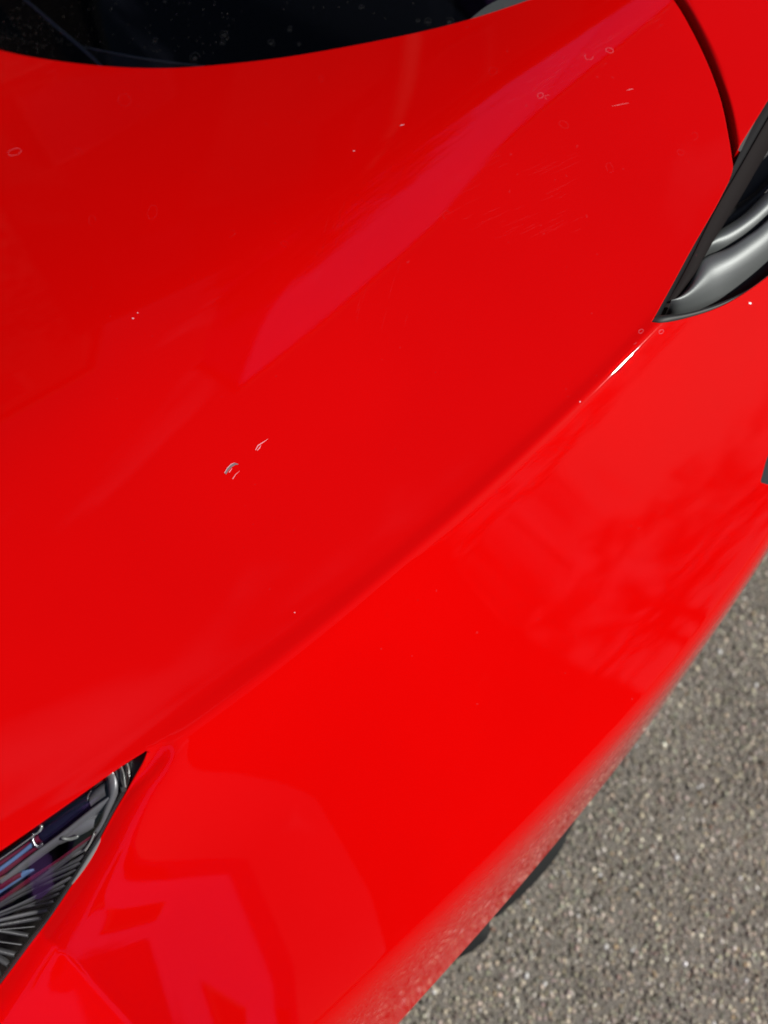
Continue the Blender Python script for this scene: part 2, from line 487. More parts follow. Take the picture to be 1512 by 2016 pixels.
# blade
b1 = pc([(1306, 606), (1335, 556), (1362, 505), (1407, 414), (1457, 328), (1512, 232), (1620, 50), (1700, -85)], [.011, .011, .010, .009, .008, .007, .006, .006], 60)
b1b = pc([(1309, 605), (1338, 556), (1365, 505), (1410, 414), (1460, 328), (1515, 232), (1623, 50), (1703, -85)], [.0115, .011, .010, .009, .008, .007, .006, .006], 60)
b2 = pc([(1316, 606), (1371, 532), (1383, 510), (1415, 455), (1470, 366), (1512, 294), (1630, 100), (1730, -60)], [.012, .013, .014, .016, .018, .019, .02, .02], 60)
loft('blade', [b1-ZV*.012, b1, b1b, b1b*.5+b2*.5+ZV*.0006, b2, b2-ZV*.012, b2-ZV*.03+np.array([0, .02, 0])], MATTE, intake)
# satin duct lobes: outer (lowest), middle, inner
l0 = pc([(1314, 608), (1336, 614), (1370, 607), (1420, 590), (1470, 565), (1512, 535), (1580, 478), (1660, 400)], [.018, .021, .024, .028, .031, .033, .036, .038], 60)
l1 = pc([(1316, 604), (1350, 570), (1371, 530), (1385, 508), (1430, 490), (1470, 465), (1512, 432), (1660, 290)], [.0165, .018, .019, .020, .022, .024, .025, .03], 60)
mid = [l0*(1-t)+l1*t+ZV*(.010*math.sin(math.pi*t)) for t in (.0, .08, .2, .35, .5, .65, .8, .92, 1.)]
loft('duct_shell', [l0-ZV*.01]+mid+[l1-ZV*.008], SATIN, intake)
m0 = pc([(1360, 545), (1387, 506), (1430, 489), (1470, 464), (1512, 430), (1660, 288)], [.031, .031, .032, .034, .036, .040], 50)
m1 = pc([(1368, 530), (1400, 468), (1418, 452), (1460, 425), (1512, 375), (1660, 225)], [.028, .029, .031, .033, .035, .040], 50)
loft('duct_shell', [m0*(1-t)+m1*t+ZV*(.007*math.sin(math.pi*t**.8)) for t in (0, .08, .2, .35, .5, .65, .8, .92, 1.)]+[m1-ZV*.008], SATIN, intake)
n0 = pc([(1400, 466), (1420, 450), (1460, 423), (1512, 373), (1660, 223)], [.047, .047, .048, .052, .058], 50)
n1 = pc([(1405, 455), (1432, 415), (1476, 385), (1512, 350), (1660, 190)], [.055, .057, .062, .066, .07], 50)
loft('duct_shell', [n0*(1-t)+n1*t+ZV*(.005*math.sin(math.pi*t)) for t in (0, .15, .3, .5, .7, .85, 1.)]+[n1-ZV*.02], BLACK, intake)
# rolled lip under the lobe and rubber edge against the paint
e0 = pc([(1282, 635), (1304, 638), (1342, 632), (1402, 614), (1452, 590), (1514, 547), (1582, 488), (1682, 386)], .004, 70)
e1 = pc([(1296, 622), (1316, 620), (1345, 618), (1376, 611), (1424, 595), (1474, 571), (1514, 541), (1582, 484), (1662, 406)], .012, 70)
loft('lip', [e0-ZV*.004]+[e0*(1-t)+e1*t+ZV*.0045*math.sin(math.pi*t) for t in (0, .15, .3, .5, .7, .85, 1.)]+[e1-ZV*.012], RUBBER, intake)
# closing bowl underneath
bw = [hz(*p, .07) for p in [(1270, 650), (1380, 440), (1440, 300), (1530, 150), (1700, -120), (1800, 300), (1600, 520), (1400, 640)]]
poly3('duct_floor', bw, BLACK, intake, .004)

# corner vent at the right edge
vent = bpy.data.objects.new('corner_vent', None); COL.objects.link(vent); vent.parent = car
vp = [(1521, 870), (1508, 905), (1496, 950), (1516, 958), (1561, 963), (1622, 900), (1602, 838)]
vo = np.array([hz(a, b, .002) for a, b in vp]); vc = vo.mean(0)
vi = vc+(vo-vc)*.90-ZV*.003
loft('rim', [np.vstack([vo-ZV*.004, (vo-ZV*.004)[:1]]), np.vstack([vo, vo[:1]]), np.vstack([vi, vi[:1]]), np.vstack([vi-ZV*.004, (vi-ZV*.004)[:1]])], BLACK, vent, False)
poly3('insert', list(vc+(vo-vc)*.93-ZV*.0055), GREYBLUE, vent, .003)

poly3('backing', [hz(a, b, .02) for a, b in [(1500, 860), (1480, 960), (1560, 990), (1660, 900), (1600, 810)]], BLACK, vent, .003)
# ------------------------------------------------------------------ headlight
lamp = bpy.data.objects.new('headlight', None); COL.objects.link(lamp); lamp.parent = car
CHROME = plain('smoked_chrome', (.22, .22, .24), .2, .6, .7)
FLUTE = plain('smoked_flute', (.085, .085, .092), .38, .7, .15, bump=(300, .5, .0006))
FLUTE2 = plain('pale_smoked_flute', (.17, .17, .18), .34, .7, .15)
HOUSE = plain('lamp_housing_black', (.006, .006, .008), .35, .4)
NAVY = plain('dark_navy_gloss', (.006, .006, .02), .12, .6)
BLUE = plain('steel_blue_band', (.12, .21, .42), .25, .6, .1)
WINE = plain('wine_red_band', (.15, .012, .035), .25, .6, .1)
BEIGE = plain('brown_band', (.22, .12, .09), .35)
EDGE = plain('pale_lens_edge', (.20, .21, .20), .25, .8)
SILVER = plain('bright_edge', (.75, .78, .76), .12, 1., .6)
# bowl
top3 = np.array([hz(a, b, .010) for a, b in rs(catmull(LAMP_TOP, 6), 40)])
low3 = np.array([hz(a, b, .015) for a, b in rs(catmull(LAMP_LOW, 6), 40)])
off = np.array([0, 0, -.075])
bowl = [top3+np.array([0, .003, .004]), top3+off*.6, (top3*.6+low3*.4)+off, (top3*.3+low3*.7)+off*.9, low3+off*.5+np.array([0, -.002, 0]), low3+np.array([.001, -.001, -.001])]
loft('housing', bowl, HOUSE, lamp)
# clear cover: rounded end at the tip
cv_t = np.array([hz(a, b, .0065) for a, b in rs(catmull([(258, 1502), (238, 1507), (200, 1534), (110, 1598), (0, 1676), (-90, 1740), (-200, 1818)], 6), 50)])
cv_l = np.array([hz(a, b, .0125) for a, b in rs(catmull([(258, 1502), (259, 1530), (253, 1552), (225, 1602), (190, 1666), (150, 1731), (100, 1806), (55, 1866), (0, 1940), (-90, 2053), (-180, 2158)], 6), 50)])
cov = []
for t in np.linspace(0, 1, 15):
    cov.append(cv_t*(1-t)+cv_l*t + ZV*(.004*math.sin(math.pi*t)**.7 if 0 < t < 1 else 0))
cover = loft('clear_cover', [cv_t-ZV*.006]+cov+[cv_l-ZV*.006], LENSMAT, lamp, flip=False)
# glossy rim of the cover along its lower edge and round its end
tube('cover_edge', [hz(a, b, .0145) for a, b in catmull([(250, 1505), (254, 1530), (248, 1552), (220, 1600), (196, 1644), (170, 1690), (150, 1722), (120, 1768), (90, 1812), (55, 1858), (0, 1932), (-90, 2045)], 5)],
     .0016, plain('cover_edge_plastic', (.030, .034, .034), .2, .7), lamp)
def strip(name, a, b, mat, w=None, da=.02, db=.02, n=14, tilt=.004, bulge=.0015):
    """raised strip between two pixel polylines"""
    ca = np.array([hz(x, y, d) for x, y, d in rs(catmull([(p[0], p[1], da) for p in a], 5), n)])
    cb = np.array([hz(x, y, d) for x, y, d in rs(catmull([(p[0], p[1], db) for p in b], 5), n)])
    return loft(name, [ca-ZV*.005, ca, (ca+cb)/2+ZV*bulge, cb, cb-ZV*.005], mat, lamp)
# light bar along the top edge: dark tube with end cap, its blue and wine reflections painted as bands
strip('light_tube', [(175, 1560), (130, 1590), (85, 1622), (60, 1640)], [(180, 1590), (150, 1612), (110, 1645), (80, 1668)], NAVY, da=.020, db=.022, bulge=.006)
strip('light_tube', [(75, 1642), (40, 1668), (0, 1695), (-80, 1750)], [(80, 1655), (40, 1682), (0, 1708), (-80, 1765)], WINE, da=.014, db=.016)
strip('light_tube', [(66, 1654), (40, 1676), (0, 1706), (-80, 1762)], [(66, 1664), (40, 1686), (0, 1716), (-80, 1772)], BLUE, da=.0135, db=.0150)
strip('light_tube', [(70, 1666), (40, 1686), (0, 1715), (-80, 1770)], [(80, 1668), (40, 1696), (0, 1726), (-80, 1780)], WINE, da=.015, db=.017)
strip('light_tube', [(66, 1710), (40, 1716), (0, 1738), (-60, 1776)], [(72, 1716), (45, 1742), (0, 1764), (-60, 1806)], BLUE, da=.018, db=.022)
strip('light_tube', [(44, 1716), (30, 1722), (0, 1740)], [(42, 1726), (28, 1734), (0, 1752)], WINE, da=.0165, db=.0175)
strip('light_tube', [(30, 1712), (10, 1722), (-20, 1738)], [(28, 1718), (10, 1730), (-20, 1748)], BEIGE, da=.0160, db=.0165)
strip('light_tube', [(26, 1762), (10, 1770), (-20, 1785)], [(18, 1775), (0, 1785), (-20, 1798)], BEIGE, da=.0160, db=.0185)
tube('end_cap', [hz(a, b, .013) for a, b in catmull([(66, 1640), (64, 1652), (68, 1662), (76, 1667), (84, 1660)], 5)], .0011, CHROME, lamp)
tube('bright_edge', [hz(a, b, .009) for a, b in catmull([(78, 1623), (82, 1627), (78, 1636), (66, 1645)], 5)], [.0004]+[.0008]*10+[.0004]*5, SILVER, lamp, 6)
tube('bright_edge', [hz(a, b, .011) for a, b in catmull([(66, 1645), (40, 1664), (0, 1692), (-40, 1720)], 5)], .0003, SILVER, lamp, 6)
# divider blades running from the tip to the lower left
strip('divider', [(214, 1568), (180, 1592), (120, 1640), (60, 1684), (0, 1732)], [(216, 1574), (186, 1602), (124, 1652), (66, 1694), (4, 1742)], FLUTE2, da=.015, db=.017)
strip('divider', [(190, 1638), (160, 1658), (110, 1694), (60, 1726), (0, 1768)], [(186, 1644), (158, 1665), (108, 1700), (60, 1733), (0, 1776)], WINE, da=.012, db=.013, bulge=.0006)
strip('divider', [(208, 1530), (212, 1552), (214, 1568), (206, 1590), (196, 1618), (182, 1640)], [(228, 1515), (232, 1545), (226, 1572), (214, 1600), (202, 1628), (186, 1646)], FLUTE2, da=.016, db=.014)
tube('bright_edge', [hz(a, b, .011) for a, b in catmull([(186, 1640), (180, 1654), (172, 1668), (166, 1676)], 5)], [.0003]+[.0007]*14+[.0003], EDGE, lamp, 6)
tube('bright_edge', [hz(a, b, .009) for a, b in catmull([(238, 1508), (243, 1522), (245, 1536), (247, 1550)], 5)], .0006, EDGE, lamp, 6)
tube('bright_edge', [hz(a, b, .009) for a, b in catmull([(250, 1504), (253, 1512), (254, 1526)], 5)], .0007, EDGE, lamp, 6)
tube('bright_edge', [hz(a, b, .011) for a, b in catmull([(180, 1556), (174, 1566), (172, 1576)], 5)], .0005, CHROME, lamp, 6)
strip('reflector_pad', [(206, 1540), (190, 1552), (176, 1568)], [(208, 1566), (190, 1582), (180, 1592)], FLUTE, da=.017, db=.019)
# swirl plate behind the divider
strip('reflector_pad', [(195, 1600), (165, 1608), (140, 1625), (112, 1650)], [(184, 1628), (160, 1640), (136, 1652), (112, 1662)], FLUTE2, da=.020, db=.018, bulge=.003)
tube('bright_edge', [hz(a, b, .013) for a, b in catmull([(120, 1650), (136, 1652), (150, 1648), (153, 1644)], 5)], [.0003]+[.0012]*13+[.0004]*2, EDGE, lamp, 6)
# long flat side bezel between flutes and cover edge
strip('side_bezel', [(182, 1642), (160, 1690), (140, 1730), (100, 1790), (60, 1846), (10, 1915), (-60, 2005)], [(206, 1626), (180, 1678), (156, 1718), (118, 1776), (80, 1828), (30, 1896), (-40, 1990)], FLUTE, da=.020, db=.015, bulge=.0012)
tube('side_bezel', [hz(a, b, .0125) for a, b in catmull([(206, 1638), (196, 1656), (184, 1676), (170, 1698), (154, 1722), (140, 1742)], 5)], [.0003]+[.0006+.0012*math.sin(math.pi*k/24) for k in range(24)]+[.0003], EDGE, lamp)
# fan of flutes converging at the lower left
cx, cy = -95, 1835
ends = [(178, 1652), (172, 1668), (166, 1684), (158, 1698), (150, 1712), (140, 1726), (128, 1742), (117, 1758), (106, 1774), (94, 1790), (82, 1806), (70, 1824), (57, 1842), (44, 1860), (30, 1880), (16, 1900), (0, 1920), (-16, 1942)]
for k, (ex, ey) in enumerate(ends):
    sx, sy = cx+(ex-cx)*.10, cy+(ey-cy)*.10
    nx, ny = -(ey-cy), (ex-cx); L = math.hypot(nx, ny); nx /= L; ny /= L
    wd = random.choice([1.6, 2.6, 4.2, 5.6])
    bend = random.uniform(-9, 9)
    mx, my = (sx+ex)/2+nx*bend, (sy+ey)/2+ny*bend
    j = random.uniform(-.003, .003)
    strip('reflector_flute', [(ex+nx*wd, ey+ny*wd), (mx+nx*wd*.8, my+ny*wd*.8), (sx+nx*1.2, sy+ny*1.2)],
          [(ex-nx*wd, ey-ny*wd), (mx-nx*wd*.8, my-ny*wd*.8), (sx-nx*1.2, sy-ny*1.2)],
          [FLUTE, FLUTE2, FLUTE, FLUTE][k % 4], da=.015+j, db=.018+j, n=12, bulge=.0022)

# ------------------------------------------------------------------ windscreen area
screen = bpy.data.objects.new('windscreen', None); COL.objects.link(screen); screen.parent = car
def zs(x, y): return .752+.06*(y-.5)-.02*(x-.3)
gxs = np.linspace(-.35, 1.05, 40); gv = np.linspace(0, 1, 20); V = []
Ax = A_w[np.argsort(A_w[:, 0])]
for x in gxs:
    y0 = np.interp(x, Ax[:, 0], Ax[:, 1]) - .03
    if x < Ax[0, 0]: y0 = Ax[0, 1]-.03+(Ax[0, 0]-x)*.5
    y1 = max(1.75, y0+.1)
    for t in gv:
        y = y0+(y1-y0)*t; V.append((x, y, 0))
def hA(x, y): return float(H0(x, y))
V = np.array(V)
zz = H0(V[:, 0], np.minimum(V[:, 1], 9)) 
# the glass starts just under the shell edge and then rises
for k in range(len(V)):
    x, y = V[k, 0], V[k, 1]; ye = np.interp(x, Ax[:, 0], Ax[:, 1])
    if x < Ax[0, 0]: ye = Ax[0, 1]+(Ax[0, 0]-x)*.5
    V[k, 2] = hA(x, ye) - .0055 + .10*(y-ye)
F = [(a*20+b, (a+1)*20+b, (a+1)*20+b+1, a*20+b+1) for a in range(39) for b in range(19)]
mesh('glass', V, F, SCREEN, screen)

def gz(px, py, lift=0.):
    """point on the glass (plus lift)"""
    z = .76
    for _ in range(60):
        p = at(px, py, z); ye = np.interp(p[0], Ax[:, 0], Ax[:, 1])
        g_ = hA(p[0], ye)-.0055+.10*(p[1]-ye)+lift
        if abs(g_-z) < 2e-6: break
        z = .5*z+.5*g_
    return at(px, py, z)
DASH = plain('dark_dashboard', (.006, .006, .009), .7, .3)
DASH2 = plain('grey_black_ledge', (.10, .10, .105), .8, .3)
GRAIN = plain('grained_dark_grey_plastic', (.055, .065, .066), .75, .4, bump=(1500, 1., .0015))
# flat dark panel on the left with a rounded ridge, and the ledge beside it
dl = [(-420, -400), (0, -30), (45, -2), (120, 62), (205, 134), (215, 150), (100, 150), (-60, 110), (-420, -30)]
poly3('dash_panel', [gz(a, b, -.012) for a, b in dl], DASH, screen, .01)
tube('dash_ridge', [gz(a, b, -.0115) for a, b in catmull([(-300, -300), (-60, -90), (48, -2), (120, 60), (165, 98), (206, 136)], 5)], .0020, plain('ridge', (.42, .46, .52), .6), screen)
lg = [(162, 92), (230, 106), (300, 118), (402, 131), (420, 145), (210, 150)]
poly3('dash_ledge', [gz(a, b, -.018) for a, b in lg], DASH2, screen, .006)
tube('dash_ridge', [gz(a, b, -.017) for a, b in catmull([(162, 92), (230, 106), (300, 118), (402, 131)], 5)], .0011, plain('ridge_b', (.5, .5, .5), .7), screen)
poly3('cabin_floor', [gz(a, b, -.10) for a, b in [(-900, -900), (-900, 300), (300, 300), (1100, 150), (2100, -500), (1500, -1400)]], DASH, screen, .01)
cw = catmull([(918, 44), (955, 14), (990, -6), (1060, -50), (1160, -110)], 6)
cwp = [gz(a, b, .0012) for a, b in cw] + [gz(a, b, .0012) for a, b in [(1260, -60), (1120, -5), (1030, 18)]]
poly3('cowl_trim', cwp, GRAIN, car, .003)

# ------------------------------------------------------------------ below the sill
und = catmull([(1135, 1605), (1116, 1642), (1100, 1676), (1070, 1716), (1030, 1758), (976, 1806)], 6)
Z_FLAP = .20
def flap(name, outer, inner, z, mat):
    o = [at(a, b, z) for a, b in outer]; i = [at(a, b, z+.02) for a, b in inner]
    n = len(o); i = rs(i, n); o = np.array(o)
    loft(name, [i+ZV*.05, i, o+ZV*.012, o, o-ZV*.004+np.array([0, .006, 0]), i-ZV*.02+np.array([0, .03, 0])], mat, car, flip=True)
flap('under_flap', und, catmull([(1090, 1600), (960, 1750), (930, 1790)], 8), .22, RUBBER)
flap('under_flap', catmull([(962, 1806), (962, 1826), (957, 1846), (940, 1862), (920, 1876), (896, 1888)], 5), catmull([(930, 1780), (880, 1850), (860, 1870)], 6), .22, RUBBER)
ux = np.linspace(X0, X1, 12)  # unseen dark box added to stop light leaking through lamp and intake
ub = [[(x, yD(x)+.10, z) for x in ux] for z in (.45, .10)] + [[(x, 1.24, .10) for x in ux], [(x, 1.24, .45) for x in ux]]
loft('underbody', [np.array(c) for c in ub], BLACK, car, False)

# ------------------------------------------------------------------ ground
def asphalt_mat():
    m, nt, b = new_mat('asphalt_binder')
    n = noise(nt, 260, 6, .7); r = ramp(nt, n.outputs[0], [(.30, (.05, .045, .036)), (.5, (.17, .157, .132)), (.70, (.33, .305, .26))])
    n2 = noise(nt, 6, 3); r2 = ramp(nt, n2.outputs[0], [(.3, (.8,)*3), (.7, (1.15,)*3)])
    mx = nt.nodes.new('ShaderNodeMix'); mx.data_type = 'RGBA'; mx.blend_type = 'MULTIPLY'; mx.inputs[0].default_value = 1
    nt.links.new(r.outputs[0], mx.inputs[6]); nt.links.new(r2.outputs[0], mx.inputs[7]); nt.links.new(mx.outputs[2], b.inputs['Base Color'])
    b.inputs['Roughness'].default_value = .85
    bp = nt.nodes.new('ShaderNodeBump'); bp.inputs['Distance'].default_value = .002; bp.inputs['Strength'].default_value = .7
    nt.links.new(n.outputs[0], bp.inputs['Height']); nt.links.new(bp.outputs[0], b.inputs['Normal'])
    return m
g = mesh('asphalt', [(-60, -60, 0), (60, -60, 0), (60, 60, 0), (-60, 60, 0)], [(0, 1, 2, 3)], asphalt_mat(), None, False)
tag(g, kind='structure')

def stones(n, box, rmin, rmax, seed):
    rg = np.random.default_rng(seed)
    bm = bmesh.new(); bmesh.ops.create_icosphere(bm, subdivisions=1, radius=1)
    bv = np.array([tuple(v.co) for v in bm.verts]); bf = np.array([[v.index for v in f.verts] for f in bm.faces]); bm.free()
    c = np.stack([rg.uniform(box[0], box[1], n), rg.uniform(box[2], box[3], n)], 1)
    r = rmin+(rmax-rmin)*rg.random(n)**2.6
    sc = r[:, None]*rg.uniform(.75, 1.25, (n, 3)); sc[:, 2] *= .7
    a = rg.uniform(0, 2*math.pi, n); ca, sa = np.cos(a), np.sin(a)
    P = bv[None]*(1+.22*(rg.random((n, len(bv), 1))-.5))*sc[:, None]
    X = P[..., 0]*ca[:, None]-P[..., 1]*sa[:, None]+c[:, :1]; Y = P[..., 0]*sa[:, None]+P[..., 1]*ca[:, None]+c[:, 1:]
    Z = P[..., 2]+(rg.uniform(-.35, .15, n)*r)[:, None]
    V = np.stack([X, Y, Z], -1).reshape(-1, 3); Fx = (bf[None]+(np.arange(n)*len(bv))[:, None, None]).reshape(-1, 3)
    base = np.array([.225, .204, .166]); col = base[None]*np.exp(rg.normal(0, .52, (n, 1)))*(1+rg.normal(0, .05, (n, 3)))
    lf = 1+.13*np.sin(c[:, 0]*9+2*np.sin(c[:, 1]*7))*np.sin(c[:, 1]*11+1.3*np.sin(c[:, 0]*13))+.07*np.sin(c[:, 0]*31+c[:, 1]*23)
    col *= lf[:, None]*np.array([1.0, .985, .95])
    t = rg.random(n)
    m = t < .05; col[m] = np.array([.46, .43, .38])*rg.uniform(.8, 1.2, (m.sum(), 1))
    m = (t > .05) & (t < .063); col[m] = np.array([.36, .27, .16])*rg.uniform(.7, 1.2, (m.sum(), 1))
    m = (t > .063) & (t < .073); col[m] = np.array([.62, .62, .60])
    m = (t > .073) & (t < .08); col[m] = np.array([.21, .13, .09])
    return V, Fx, np.clip(np.repeat(np.c_[col, np.ones(n)], len(bv), 0), 0, 1)
parts_ = [stones(88000, (-.25, 1.05, -.65, .18), .0009, .0042, 1), stones(22000, (-1.3, 2.4, -1.9, -.65), .0016, .005, 2), stones(9000, (1.05, 2.4, -.65, .5), .0016, .005, 3),
          stones(7000, (-1.3, -.25, -.7, .3), .0016, .005, 4)]
Vs, Fs, Cs, k = [], [], [], 0
for a, b, c in parts_: Vs.append(a); Fs.append(b+k); Cs.append(c); k += len(a)
Vs = np.vstack(Vs); Fs = np.vstack(Fs); Cs = np.vstack(Cs)
me = bpy.data.meshes.new('asphalt_stones'); me.vertices.add(len(Vs)); me.vertices.foreach_set('co', Vs.ravel())
me.loops.add(len(Fs)*3); me.loops.foreach_set('vertex_index', Fs.ravel().astype(np.int32))
me.polygons.add(len(Fs)); me.polygons.foreach_set('loop_start', np.arange(0, len(Fs)*3, 3, dtype=np.int32)); me.update(calc_edges=True)
ca_ = me.color_attributes.new('stone_colour', 'FLOAT_COLOR', 'POINT'); ca_.data.foreach_set('color', Cs.ravel())
sm, snt, sb = new_mat('stone'); at_ = snt.nodes.new('ShaderNodeVertexColor'); at_.layer_name = 'stone_colour'
snt.links.new(at_.outputs[0], sb.inputs['Base Color']); sb.inputs['Roughness'].default_value = .7
st = link('asphalt_stones', me, sm, None, False)
tag(st, 'small grey and pale stones showing in the worn asphalt', 'gravel', kind='stuff')

# black filler at the lamp's pointed end
poly3('tip_filler', [hz(a, b, .012) for a, b in [(293, 1476), (262, 1496), (226, 1516), (240, 1560), (256, 1556), (286, 1506)]], BLACK, lamp, .004)

# ------------------------------------------------------------------ marks on paint and glass
def film(name, col, alpha, rough=.6):
    m, nt, b = new_mat(name); out = nt.nodes['Material Output']
    tr = nt.nodes.new('ShaderNodeBsdfTransparent'); mx = nt.nodes.new('ShaderNodeMixShader'); mx.inputs[0].default_value = alpha
    b.inputs['Base Color'].default_value = (*col, 1); b.inputs['Roughness'].default_value = rough; b.inputs['Specular IOR Level'].default_value = .2
    nt.links.new(tr.outputs[0], mx.inputs[1]); nt.links.new(b.outputs[0], mx.inputs[2]); nt.links.new(mx.outputs[0], out.inputs[0]); return m
def pt(px, py, on_glass=False, lift=.0002):
    return gz(px, py, lift+.0002) if on_glass else hz(px, py, -lift)
class Flat:
    def __init__(self): self.v = []; self.f = []
    def ribbon(self, P, wds, gl=False, close=False):
        n = len(P); b = len(self.v)
        for i in range(n):
            a = P[(i-1) % n] if close or i else P[0]; c = P[(i+1) % n] if close or i < n-1 else P[-1]
            t = np.array(c)-np.array(a); t = t/(np.hypot(*t)+1e-9); nn = np.array([-t[1], t[0]])*wds[i]/2
            for sg in (-1, 1): self.v.append(pt(P[i][0]+sg*nn[0], P[i][1]+sg*nn[1], gl))
        for i in range(n if close else n-1):
            j = (i+1) % n; self.f.append((b+2*i, b+2*j, b+2*j+1, b+2*i+1))
    def blob(self, x, y, rx, ry, ang=0, gl=False, n=7):
        b = len(self.v); ca, sa = math.cos(ang), math.sin(ang)
        for k in range(n):
            h = 2*math.pi*k/n; r = random.uniform(.75, 1.15); u, v = rx*r*math.cos(h), ry*r*math.sin(h)
            self.v.append(pt(x+u*ca-v*sa, y+u*sa+v*ca, gl))
        self.f.append(tuple(range(b, b+n)))
    def ring(self, x, y, rx, ry, ang=0, w=1.2, gl=False, arc=(0, 1)):
        n = 22; ca, sa = math.cos(ang), math.sin(ang); ph = random.random()*6; P = []; W = []
        full = arc == (0, 1)
        for k in range(n):
            h = 2*math.pi*(arc[0]+(arc[1]-arc[0])*k/(n if full else n-1)); r = 1+.10*math.sin(2*h+ph)+.05*math.sin(5*h+ph)
            u, v = rx*r*math.cos(h), ry*r*math.sin(h); P.append((x+u*ca-v*sa, y+u*sa+v*ca)); W.append(w*(.6+.6*abs(math.sin(h*1.3+ph))))
        self.ribbon(P, W, gl, full)
    def make(self, name, mat, parent, stuff=False):
        bm = bmesh.new(); vv = [bm.verts.new(p) for p in self.v]
        for f in self.f:
            try: bm.faces.new([vv[i] for i in f])
            except ValueError: pass
        bmesh.ops.recalc_face_normals(bm, faces=bm.faces)
        me = bpy.data.meshes.new(name); bm.to_mesh(me); bm.free(); o = link(name, me, mat, parent, False)
        if stuff: o['kind'] = 'stuff'
        return o
random.seed(21)
r1 = Flat()
for x, y, rx, ry, a, w, arc in [(1200, 99, 7, 5, .2, 1.3, (0, 1)), (1160, 111, 9, 6, .1, 1.0, (0, .6)), (1064, 188, 6, 5, 0, 1.2, (0, 1)), (1078, 191, 5, 4, 0, .9, (.3, .9)),
        (29, 299, 12, 7, -.3, 1.0, (.02, .98)), (1262, 652, 5.5, 3, -.6, 1.4, (0, 1)), (1302, 653, 5.5, 3.2, -.6, 1.4, (0, 1)), (1250, 675, 3, 2, -.6, .8, (0, .5))]:
    r1.ring(x, y, rx, ry, a, w, arc=arc)
r1.make('water_ring', film('dried_water_mark', (.75, .35, .45), .20), body, True)
r2 = Flat()
for x, y, r, w in [(182, 435, 10, 1.), (300, 418, 13, .9), (245, 197, 14, .9), (100, 150, 12, .8), (632, 155, 6, .8), (880, 424, 10, 1.3), (155, 300, 9, .8), (1110, 245, 9, 1.2), (970, 140, 9, .8), (1367, 268, 8, 1.),
                   (560, 480, 7, .7), (455, 460, 8, .6), (1200, 330, 9, 1), (1340, 300, 7, 1)]:
    r2.ring(x, y, r, r*.75, random.random()*3, w, arc=(random.random()*.3, .75+random.random()*.3))
for k in range(22):
    x = random.gauss(1180, 150); y = random.gauss(300, 130)
    if 10 < y and x < 1380 and y < 620: r2.blob(x, y, random.uniform(1, 4), random.uniform(1, 3), random.random()*3)
for k in range(45): r2.blob(random.uniform(20, 1200), random.uniform(180, 1300), random.uniform(.6, 2.2), random.uniform(.5, 1.5), random.random()*3)
for k in range(12): r2.blob(random.uniform(700, 1300), random.uniform(950, 1400), random.uniform(.8, 3), random.uniform(.8, 3))
r2.make('faint_water_ring', film('faint_water_mark', (.62, .12, .16), .07), body, True)
r3 = Flat()      # fine wiping scratches
for k in range(75):
    t = random.random(); x = 1000+300*t+random.gauss(0, 12); y = 205-190*t+random.gauss(0, 14); L = random.uniform(5, 26)
    r3.ribbon([(x-L/2, y+L*.34), (x, y+random.uniform(-1, 1)), (x+L/2, y-L*.34)], [.2, random.uniform(.3, .8), .2])
for k in range(60):
    x = random.uniform(820, 1150); y = random.uniform(300, 460); L = random.uniform(14, 60); c = random.uniform(-2, 3)
    r3.ribbon([(x-L/2, y+L*.22), (x, y+c), (x+L/2, y-L*.24)], [.1, random.uniform(.2, .5), .1])
for k in range(30):
    x = random.uniform(620, 800); y = random.uniform(400, 640); L = random.uniform(14, 50)
    r3.ribbon([(x-L*.12, y+L/2), (x, y), (x+L*.14, y-L/2)], [.1, random.uniform(.2, .45), .1])
r3.make('hairline_scratch', film('hairline_scratch', (.85, .35, .45), .045, .3), body, True)
r4 = Flat()
r4.ribbon([(1204, 209), (1220, 206), (1238, 203)], [.2, .6, .2]); r4.ribbon([(1234, 178), (1240, 176), (1247, 175)], [.3, 1.1, .2])
r4.blob(262, 627, 2.6, 2); r4.blob(271, 616, 1.6, 1.3); r4.blob(697, 297, 2, 1.2); r4.blob(1142, 791, 1.8, 1.8); r4.blob(580, 1206, 1.6, 1.2); r4.blob(792, 246, 5, 1, -.2)
r4.ribbon([(503, 886), (508, 877), (516, 872), (528, 864)], [1.2, 2., 1.8, .4]); r4.ribbon([(506, 887), (511, 882), (514, 876)], [.8, 2., .4])
r4.ribbon([(458, 943), (464, 934), (472, 927)], [1.5, 1.0, .3])
r4.make('paint_scratch', film('pale_scratch', (.85, .40, .45), .8, .4), body, True)
r5 = Flat(); r5.ribbon([(444, 933), (449, 924), (456, 917), (463, 913), (469, 914)], [3, 4.5, 5, 4.5, 1.5]); r5.make('paint_chip', film('grey_primer', (.22, .16, .17), .9), body)
r6 = Flat(); r6.ribbon([(442, 931), (448, 921), (455, 914), (462, 911)], [1.2, 1.4, 1.4, .6]); r6.ribbon([(451, 930), (454, 926), (457, 922)], [1.4, 1.2, .5]); r6.make('chip_edge', film('chip_edge', (.8, .45, .5), .85), body)
